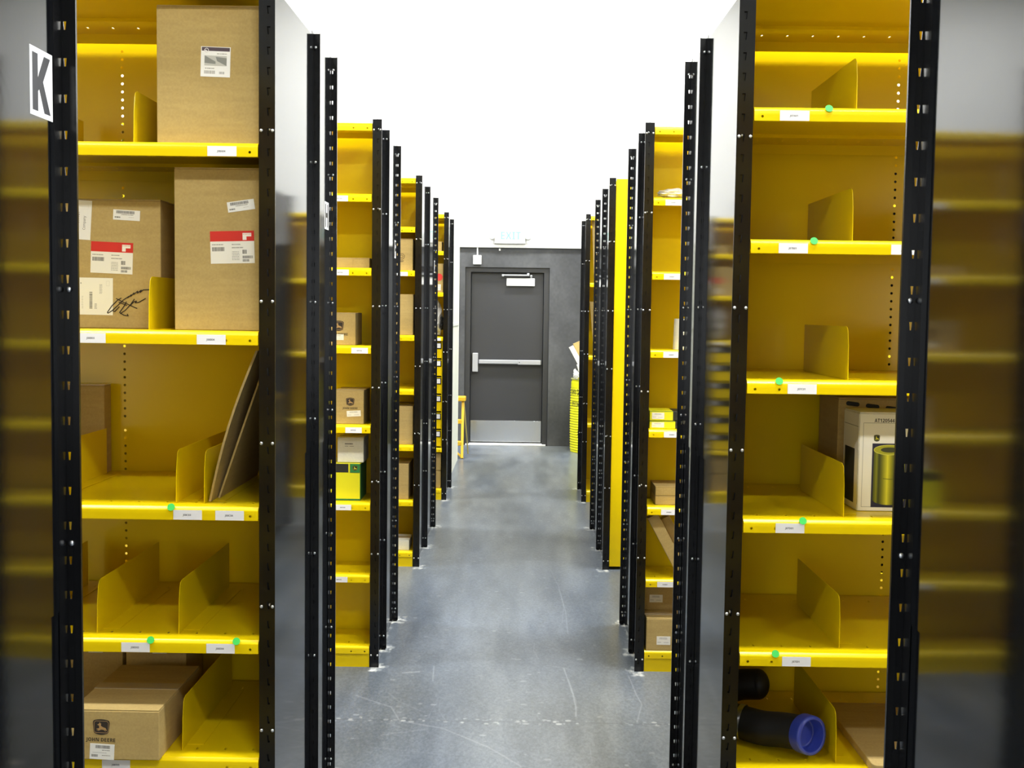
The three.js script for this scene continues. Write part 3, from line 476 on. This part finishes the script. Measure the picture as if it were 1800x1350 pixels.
carton('orange_box', 'small orange card half hidden right of the two rear cartons', 'card', -0.955, -0.93, 0.436, 0.078, -3.19, 0.016, M.orange, { plainTop: true });

// big right bay
{
  const x0 = 0.888, x1 = 1.066, y0 = 1.072, h = 0.258, zf = -2.95, d = 0.138;
  const g = thing('filter_box', 'white box printed with a picture of a yellow filter', 'box', [(x0 + x1) / 2, y0, zf - d / 2]);
  part(g, 'carton_body', RB(x1 - x0, h, d, 0.0025, (x0 + x1) / 2, y0 + h / 2 + 0.0005, zf - d / 2), M.whiteCard, [0, 0, 0]);
  sticker(g, 'front_print', PM.filterFront, x1 - x0 - 0.004, h - 0.004, (x0 + x1) / 2, y0 + h / 2, zf);
  const sd = part(g, 'side_print', B(d - 0.004, h - 0.004, 0.0006), PM.filterSide, [x0 - 0.0006, y0 + h / 2, zf - d / 2]); sd.rotation.y = -Math.PI / 2;
  for (const s of [-1, 1]) part(g, 'top_flap', uvm(RB(x1 - x0 - 0.002, 0.003, d / 2 - 0.003, 0.001, (x0 + x1) / 2, y0 + h + 0.002, zf - d / 2 + s * d / 4), 2), M.whiteCard, [0, 0, 0]);
  const b = carton('cardboard_carton', 'brown carton with black carry slots behind the white filter box', 'carton', 0.885, 1.12, y0, 0.285, -3.14, 0.2, M.card);
  for (let i = 0; i < 3; i++) part(b, 'carry_slot', new THREE.CapsuleGeometry(0.006, 0.026, 4, 8).rotateZ(1.45).scale(1, 1, 0.3), M.dark, [0.925 + i * 0.055, y0 + 0.268 - i * 0.006, -3.14]);
}
{ // rubber hoses
  const tube = (pts, r, n = 48) => { const k = new THREE.CatmullRomCurve3(pts.map((p) => new THREE.Vector3(...p))); return new THREE.TubeGeometry(k, n, r, 24); };
  const h1 = thing('rubber_hose', 'thick black rubber elbow hose closed by a blue cap, lowest right shelf', 'hose', [0.66, 0.431, -2.95]);
  part(h1, 'hose_body', tube([[0.594, 0.48, -3.02], [0.625, 0.478, -3.0], [0.665, 0.479, -2.965], [0.71, 0.488, -2.93], [0.755, 0.495, -2.885]], 0.0455), M.rubber, [0, 0, 0]);
  const dir = new THREE.Vector3(0.5, 0.09, 0.86).normalize(), q = new THREE.Quaternion().setFromUnitVectors(new THREE.Vector3(0, 1, 0), dir);
  const cap = part(h1, 'blue_cap', new THREE.LatheGeometry([[0.0001, -0.016], [0.034, -0.016], [0.039, -0.012], [0.041, 0.018], [0.043, 0.022], [0.05, 0.02], [0.051, 0.014], [0.051, -0.012], [0.049, -0.014]].map((p) => new THREE.Vector2(...p)), 36), M.blue, [0.757, 0.4955, -2.883], 'blue plastic end cap'); cap.quaternion.copy(q);
  const cl = part(h1, 'hose_clamp', new THREE.CylinderGeometry(0.047, 0.047, 0.014, 28, 1, true), M.zinc, [0.612, 0.48, -3.008]); cl.material = M.zinc; cl.quaternion.setFromUnitVectors(new THREE.Vector3(0, 1, 0), new THREE.Vector3(0.85, -0.05, 0.5).normalize());
  const h2 = thing('rubber_hose', 'shorter black rubber hose with a rounded end behind the blue capped one', 'hose', [0.65, 0.431, -3.22]);
  part(h2, 'hose_body', tube([[0.582, 0.481, -3.26], [0.612, 0.49, -3.25], [0.65, 0.505, -3.24], [0.7, 0.515, -3.22]], 0.044), M.rubber, [0, 0, 0]);
  part(h2, 'hose_end', new THREE.SphereGeometry(0.044, 24, 16).scale(0.75, 1, 1), M.rubber, [0.7, 0.515, -3.22]);
}
{ const s = new THREE.Shape(); s.moveTo(0.015, 0); s.lineTo(0.24, 0); s.lineTo(0.24, 0.46); s.lineTo(0.03, 0.46); s.quadraticCurveTo(0, 0.46, 0, 0.43); s.lineTo(0, 0.015); s.quadraticCurveTo(0, 0, 0.015, 0);
  const g = thing('flat_carton', 'flat brown carton lying beside the hoses on the lowest right shelf', 'carton', [1.02, 0.431, -3.0]);
  part(g, 'carton_body', uvm(new THREE.ExtrudeGeometry(s, { depth: 0.018, bevelEnabled: true, bevelSize: 0.002, bevelThickness: 0.002, bevelSegments: 2 }).rotateX(-Math.PI / 2).translate(0.904, 0.4335, -2.79), 2.5), M.card, [0, 0, 0]);
  part(g, 'end_seam', B(0.2, 0.003, 0.001, 1.02, 0.4425, -2.787), M.card, [0, 0, 0]); }

// second left bay
const z2 = -4.97, d2 = 0.2;
{ const c = carton('cardboard_carton', 'long thin carton lying high in the second left bay', 'carton', -0.95, -0.672, 1.767, 0.045, -4.98, 0.16, M.card, { plainTop: true }); part(c, 'paper_wrap', B(0.09, 0.04, 0.0008, -0.79, 1.79, -4.9795), M.card, [0, 0, 0]); }
{ const c = carton('cardboard_carton', 'emblem carton above the lone lower emblem carton, second left bay', 'carton', -0.93, -0.731, 1.428, 0.142, z2, d2, M.card); sticker(c, 'printed_emblem', PM.logo, 0.1, 0.08, -0.807, 1.497, z2); sticker(c, 'barcode_label', PM.plain, 0.05, 0.025, -0.808, 1.463, z2); }
{ const c = carton('cardboard_carton', 'cube emblem carton just above the white carton, second left bay', 'carton', -0.822, -0.693, 1.079, 0.15, z2, d2, M.card); sticker(c, 'printed_emblem', PM.logo, 0.078, 0.063, -0.753, 1.166, z2); sticker(c, 'barcode_label', PM.plain, 0.062, 0.026, -0.737, 1.126, z2, 0.06); }
{ const g = carton('printed_box', 'bright yellow box with black band and green emblem corner, second left bay', 'box', -0.87, -0.708, 0.737, 0.166, z2, d2, M.brightYellow, { plainTop: true });
  part(g, 'black_band', B(0.1095, 0.038, 0.0012, -0.8065 - 0.0085, 0.8775 + 0.005, z2 + 0.0006), M.inkBlack, [0, 0, 0]); part(g, 'green_corner', B(0.044, 0.04, 0.0016, -0.7305, 0.882, z2 + 0.0006), M.deepGreen, [0, 0, 0]); part(g, 'green_base', B(0.162, 0.007, 0.0012, -0.789, 0.742, z2 + 0.0006), M.deepGreen, [0, 0, 0]); part(g, 'green_side', B(0.0012, 0.16, d2 - 0.004, -0.7074, 0.818, z2 - d2 / 2), M.deepGreen, [0, 0, 0]);
  const dm = printMat(canvasTex(96, 96, (c) => { c.fillStyle = '#2f8a45'; c.fillRect(0, 0, 96, 96); deer(c, 14, 14, 68, 66, '#1c2414', '#d8d23a'); })); sticker(g, 'emblem', dm, 0.034, 0.034, -0.7305, 0.883, z2 + 0.0012); }
{ const c = carton('white_carton', 'white carton standing on the yellow and green box', 'carton', -0.812, -0.695, 0.905, 0.112, -4.99, 0.16, M.whiteCard); sticker(c, 'printed_text', printMat(canvasTex(128, 64, (k) => { k.fillStyle = '#e8e5d6'; k.fillRect(0, 0, 128, 64); scribble(k, 8, 10, 90, 34, 1, '#4a463e'); k.fillStyle = '#4a463e'; k.fillRect(8, 42, 38, 4); k.fillRect(60, 42, 50, 4); })), 0.05, 0.025, -0.757, 0.983, -4.99); }
// third left bay
const z3 = -6.95;
{ const c = carton('cardboard_carton', 'pale carton with a round ring mark, highest in the third left bay', 'carton', -0.9, -0.672, 1.83, 0.195, z3, 0.35, M.card); sticker(c, 'ring_mark', PM.ring, 0.06, 0.06, -0.742, 1.91, z3); }
carton('cardboard_carton', 'tall plain carton under the ring marked carton, third left bay', 'carton', -0.9, -0.667, 1.435, 0.25, z3, 0.35, M.card);
carton('cardboard_carton', 'plain brown carton on the middle low shelf, third left bay', 'carton', -0.9, -0.664, 0.757, 0.238, z3, 0.35, M.card);
carton('cardboard_carton', 'narrow brown carton near the floor, third left bay', 'carton', -0.85, -0.688, 0.414, 0.222, z3, 0.3, M.card);
carton('white_carton', 'low white carton on the bottom shelf, third left bay', 'carton', -0.85, -0.682, 0.095, 0.062, z3, 0.2, M.whiteCard);
// fourth left bay
const z4 = -9.46;
carton('cardboard_carton', 'tiny brown carton at the top of the farthest left bay', 'carton', -0.78, -0.674, 2.085, 0.08, z4, 0.2, M.card);
{ const c = carton('cardboard_carton', 'brown carton with a round red sticker in the farthest left bay', 'carton', -0.85, -0.66, 1.742, 0.24, z4, 0.3, M.card); part(c, 'red_sticker', new THREE.CylinderGeometry(0.03, 0.03, 0.001, 24).rotateX(Math.PI / 2), std({ color: lin(0.75, 0.04, 0.03), roughness: 0.6 }), [-0.695, 1.87, z4 + 0.001]); sticker(c, 'white_label', PM.plain, 0.03, 0.05, -0.695, 1.785, z4); }
{ // crumpled film bag
  const bag = (cx, cy, cz, sx, sy, sz, sd) => { const g = new THREE.IcosahedronGeometry(1, 4), p = g.attributes.position; let n = sd; for (let i = 0; i < p.count; i++) { const v = new THREE.Vector3().fromBufferAttribute(p, i), k = 1 + 0.12 * Math.sin(7 * v.x + sd) * Math.cos(6 * v.y - sd) + 0.09 * Math.sin(13 * v.y + 5 * v.z) + 0.05 * Math.sin(23 * v.x - 17 * v.y); p.setXYZ(i, cx + sx * v.x * k, cy + sy * Math.max(v.y, -0.8) * k, cz + sz * v.z * k); } g.computeVertexNormals(); return g; };
  const b = thing('plastic_bag', 'crumpled clear plastic bag above the small drawers, farthest left bay', 'plastic bag', [-0.7, 1.373, -9.55]);
  part(b, 'film', bag(-0.722, 1.512, -9.55, 0.05, 0.15, 0.08, 2), M.film, [0, 0, 0]); part(b, 'dark_content', bag(-0.675, 1.48, -9.53, 0.02, 0.06, 0.05, 5), M.dark, [0, 0, 0]);
  const f = thing('plastic_bag', 'clear plastic wrapped parts lying flat on a high shelf, second right bay', 'plastic bag', [0.66, 2.086, -5.03]);
  part(f, 'film', bag(0.66, 2.113, -5.03, 0.07, 0.022, 0.06, 9), M.film, [0, 0, 0]); part(f, 'wrapped_part', RB(0.1, 0.012, 0.06, 0.003, 0.67, 2.1, -5.04), M.card, [0, 0, 0]);
}
{ const g = thing('drawer_cabinet', 'stack of small yellow drawers with white cards, farthest left bay', 'drawer cabinet', [-0.78, 0.439, -9.6]);
  part(g, 'cabinet_frame', merge([BB(-0.665, -0.66, 0.44, 1.335, -9.75, -9.435), BB(-0.9, -0.895, 0.44, 1.335, -9.75, -9.435), BB(-0.9, -0.66, 0.44, 1.335, -9.76, -9.75)]), M.yellow, [0, 0, 0]);
  for (let i = 0; i < 6; i++) { const y = 0.445 + i * 0.1485, d = part(g, 'drawer', merge([BB(-0.892, -0.668, y, y + 0.082, -9.452, -9.448), BB(-0.892, -0.668, y, y + 0.006, -9.745, -9.448), BB(-0.892, -0.668, y + 0.135, y + 0.141, -9.745, -9.448)]), M.yellow, [0, 0, 0]); part(d, 'label_card', B(0.034, 0.038, 0.001, -0.692, y + 0.11, -9.44), M.paper, [0, 0, 0]); part(d, 'card_holder', B(0.22, 0.05, 0.004, -0.78, y + 0.11, -9.444), M.black, [0, 0, 0]); } }
for (const [y, w] of [[0.095, 'lower'], [0.245, 'upper']]) carton('cardboard_carton', `${w} of two stacked brown cartons under the small drawers`, 'carton', -0.85, -0.664, y, 0.145, z4, 0.3, M.card);

// second right bay
{ const g = thing('paper_roll', 'white paper roll standing on a shelf of the second right bay', 'roll', [0.715, 1.428, -5.0]); part(g, 'roll_body', new THREE.CylinderGeometry(0.04, 0.043, 0.135, 28).translate(0.714, 1.4965, -5.0), M.whiteCard, [0, 0, 0]); part(g, 'core', new THREE.CylinderGeometry(0.014, 0.014, 0.003, 16).translate(0.714, 1.5655, -5.0), M.dark, [0, 0, 0]); }
for (const [y, x1, t, w] of [[1.079, 0.684, 0.034, 'lower'], [1.1145, 0.673, 0.043, 'upper']]) {
  const g = thing('parts_box', `${w} of two flat yellow boxes with black ends, second right bay`, 'box', [0.64, y, -5.04]);
  part(g, 'box_body', RB(x1 - 0.57, t, 0.16, 0.003, (x1 + 0.57) / 2, y + t / 2 + 0.0005, -5.04), M.brightYellow, [0, 0, 0]); part(g, 'black_end', RB(0.06, t - 0.002, 0.158, 0.003, x1 + 0.029, y + t / 2, -5.04), M.inkBlack, [0, 0, 0]); part(g, 'white_label', B(0.054, t * 0.66, 0.0008, 0.607, y + t / 2, -4.9598), PM.plain, [0, 0, 0]); part(g, 'green_trim', B(x1 - 0.572, 0.002, 0.0012, (x1 + 0.57) / 2, y + t - 0.001, -4.9598), M.deepGreen, [0, 0, 0]);
}
for (const [y, w] of [[0.737, 'lower'], [0.7785, 'upper']]) carton('flat_carton', `${w} of two flat cartons stacked in the second right bay`, 'carton', 0.605, 0.83, y, 0.04, -4.98, 0.2, M.card, { plainTop: true });
for (const [cx, cy, a, l, t, z, w] of [[0.66, 0.566, 0.5, 0.28, 0.05, -4.985, 'front'], [0.715, 0.556, 0.5, 0.26, 0.05, -5.045, 'rear']]) {
  const g = thing('long_carton', `${w} of two long cartons slanting on the low shelf, second right bay`, 'carton', [cx, cy, z], 'slanting long cartons');
  part(g, 'carton_body', uvm(RB(t, l, 0.05, 0.003), 2.5), M.card, [cx, cy, z]); part(g, 'end_flap', uvm(RB(t + 0.001, 0.003, 0.051, 0.001, 0, l / 2, 0), 2.5), M.card, [cx, cy, z]); g.rotation.z = a;
}
{ const c = carton('cardboard_carton', 'square carton with a white label on the bottom shelf, second right bay', 'carton', 0.571, 0.76, 0.095, 0.145, -4.925, 0.15, M.card); sticker(c, 'white_label', PM.plain, 0.061, 0.038, 0.648, 0.14, -4.925); }
{ const c = carton('cardboard_carton', 'carton with a small label standing behind the square bottom carton, second right bay', 'carton', 0.575, 0.76, 0.095, 0.262, -5.085, 0.11, M.card); sticker(c, 'white_label', PM.plain, 0.06, 0.035, 0.631, 0.288, -5.085); }
// fourth right bay: tall leaning sheets
for (const [y0, x0, x1, h, w] of [[1.839, 0.602, 0.588, 0.52, 'upper'], [1.233, 0.612, 0.58, 0.45, 'lower']]) {
  const g = thing('cardboard_sheet', `${w} tall cardboard sheet upright in the farthest right bay`, 'cardboard', [x0, y0, -9.6]);
  const s = new THREE.Shape([[x0, y0 + 0.001], [x0 + 0.1, y0 + 0.001], [x1 + 0.11, y0 + h], [x1 - 0.012, y0 + h]].map((p) => new THREE.Vector2(...p)));
  part(g, 'front_sheet', uvm(new THREE.ExtrudeGeometry(s, { depth: 0.012, bevelEnabled: false }).translate(0, 0, -9.5), 2.5), M.card, [0, 0, 0]); part(g, 'back_sheet', uvm(new THREE.ExtrudeGeometry(s, { depth: 0.01, bevelEnabled: false }).translate(0.006, 0, -9.515), 2.5), M.card, [0, 0, 0]);
}

// ---------------------------------------------------------------- by the door: step ladder, drum
{
  const g = thing('step_ladder', 'small yellow step ladder standing behind the white partition', 'ladder', [-0.78, 0, -12.35]);
  const bar = (a, b, w, d, turn) => { const A = new THREE.Vector3(...a), Bv = new THREE.Vector3(...b), v = Bv.clone().sub(A), q = new THREE.Quaternion().setFromUnitVectors(new THREE.Vector3(0, 1, 0), v.clone().normalize()); return RB(w, v.length(), d, 0.004).applyQuaternion(q).translate(...A.add(Bv).multiplyScalar(0.5).toArray()); };
  for (const x of [-0.625, -0.95]) { part(g, 'front_rail', bar([x, 0, -12.12], [x - (x > -0.7 ? 0.005 : -0.02), 0.63, -12.33], 0.028, 0.05), M.ladder, [0, 0, 0]); part(g, 'rear_rail', bar([x + (x > -0.7 ? 0.045 : -0.04), 0, -12.56], [x - (x > -0.7 ? 0.0 : -0.02), 0.62, -12.36], 0.014, 0.03), M.ladderRear, [0, 0, 0]); }
  for (const [y, z] of [[0.13, -12.16], [0.36, -12.24]]) part(g, 'tread', RB(0.31, 0.045, 0.1, 0.006, -0.787, y + 0.03, z - 0.03), M.ladder, [0, 0, 0]);
  part(g, 'top_cap', RB(0.37, 0.05, 0.16, 0.01, -0.785, 0.635, -12.34), M.ladder, [0, 0, 0]);
  part(g, 'brace', bar([-0.632, 0.02, -12.125], [-0.78, 0.15, -12.16], 0.022, 0.012), M.ladder, [0, 0, 0]);
}
{
  const cx = 0.862, cz = -12.95, g = thing('waste_drum', 'ribbed yellow drum with black lettering by the right end of the far wall', 'drum', [cx, 0, cz]), prof = [[0.0001, 0.012], [0.27, 0.012], [0.272, 0]];
  for (let i = 0; i <= 150; i++) { const y = i / 150 * 0.8, bulge = 0.282 + 0.008 * Math.sin(Math.PI * y / 0.8); prof.push([bulge + (y > 0.02 && y < 0.74 ? 0.005 * Math.sin(y / 0.0295 * 6.2832) : 0), y]); }
  prof.push([0.272, 0.822], [0.285, 0.83], [0.28, 0.842], [0.268, 0.836], [0.266, 0.7], [0.0001, 0.69]);
  const t = canvasTex(2048, 512, (c, w, h) => { c.fillStyle = '#e6e413'; c.fillRect(0, 0, w, h); c.fillStyle = '#15160c'; c.textBaseline = 'middle'; const Y = (m) => h * (1 - m / 0.842); c.font = 'bold 58px sans-serif'; c.fillText('JOHN DEERE', w * 0.775, Y(0.69), 430); c.font = 'bold 46px sans-serif'; c.fillText('SPECIAL', w * 0.80, Y(0.555), 300); c.beginPath(); c.ellipse(w * 0.9, Y(0.22), 60, 74, 0, 0, 7); c.fill(); });
  const geo = new THREE.LatheGeometry(prof.map((p) => new THREE.Vector2(...p)), 72), P = geo.attributes.position, U = geo.attributes.uv; for (let i = 0; i < P.count; i++) U.setY(i, P.getY(i) / 0.842);
  part(g, 'drum_shell', geo, std({ map: t, roughness: 0.45 }), [cx, 0, cz]);
  part(g, 'rim', new THREE.TorusGeometry(0.279, 0.008, 8, 64).rotateX(Math.PI / 2), std({ color: lin(0.4, 0.41, 0.2), roughness: 0.4 }), [cx, 0.836, cz]);
  const lean = (name, label, cat, w, l, d, x, y, z, a, m) => { const k = thing(name, label, cat, [x, y, z]); part(k, 'carton_body', uvm(RB(w, l, d, 0.003), 2.5), m, [x, y, z]); part(k, 'end_flap', uvm(RB(w + 0.001, 0.003, d + 0.001, 0.001, 0, l / 2, 0), 2.5), m, [x, y, z]); k.rotation.z = a; };
  lean('white_carton', 'long white carton tilting highest out of the yellow drum', 'carton', 0.055, 0.5, 0.06, 0.69, 0.985, -12.93, 0.5, M.whiteCard);
  lean('white_carton', 'broad white carton sunk in the yellow drum', 'carton', 0.14, 0.3, 0.1, 0.745, 0.875, -12.84, 0.3, M.whiteCard);
  lean('cardboard_carton', 'brown carton rising out of the yellow drum', 'carton', 0.12, 0.56, 0.1, 0.765, 1.0, -13.02, 0.42, M.card);
  const f = thing('plastic_bag', 'crumpled grey film hanging over the rim of the yellow drum', 'plastic bag', [0.63, 0.85, -12.85]); const q = new THREE.IcosahedronGeometry(1, 3), p = q.attributes.position; for (let i = 0; i < p.count; i++) { const v = new THREE.Vector3().fromBufferAttribute(p, i), k = 1 + 0.16 * Math.sin(8 * v.x) * Math.cos(7 * v.y) + 0.1 * Math.sin(14 * v.z); p.setXYZ(i, v.x * 0.035 * k, v.y * 0.045 * k, v.z * 0.04 * k); } q.computeVertexNormals(); part(f, 'film', q, M.film, [0.628, 0.888, -12.77]); part(f, 'film_tuft', q.clone().scale(0.5, 0.7, 0.5), M.film, [0.612, 0.925, -12.77]);
}

renderer.render(scene, camera);
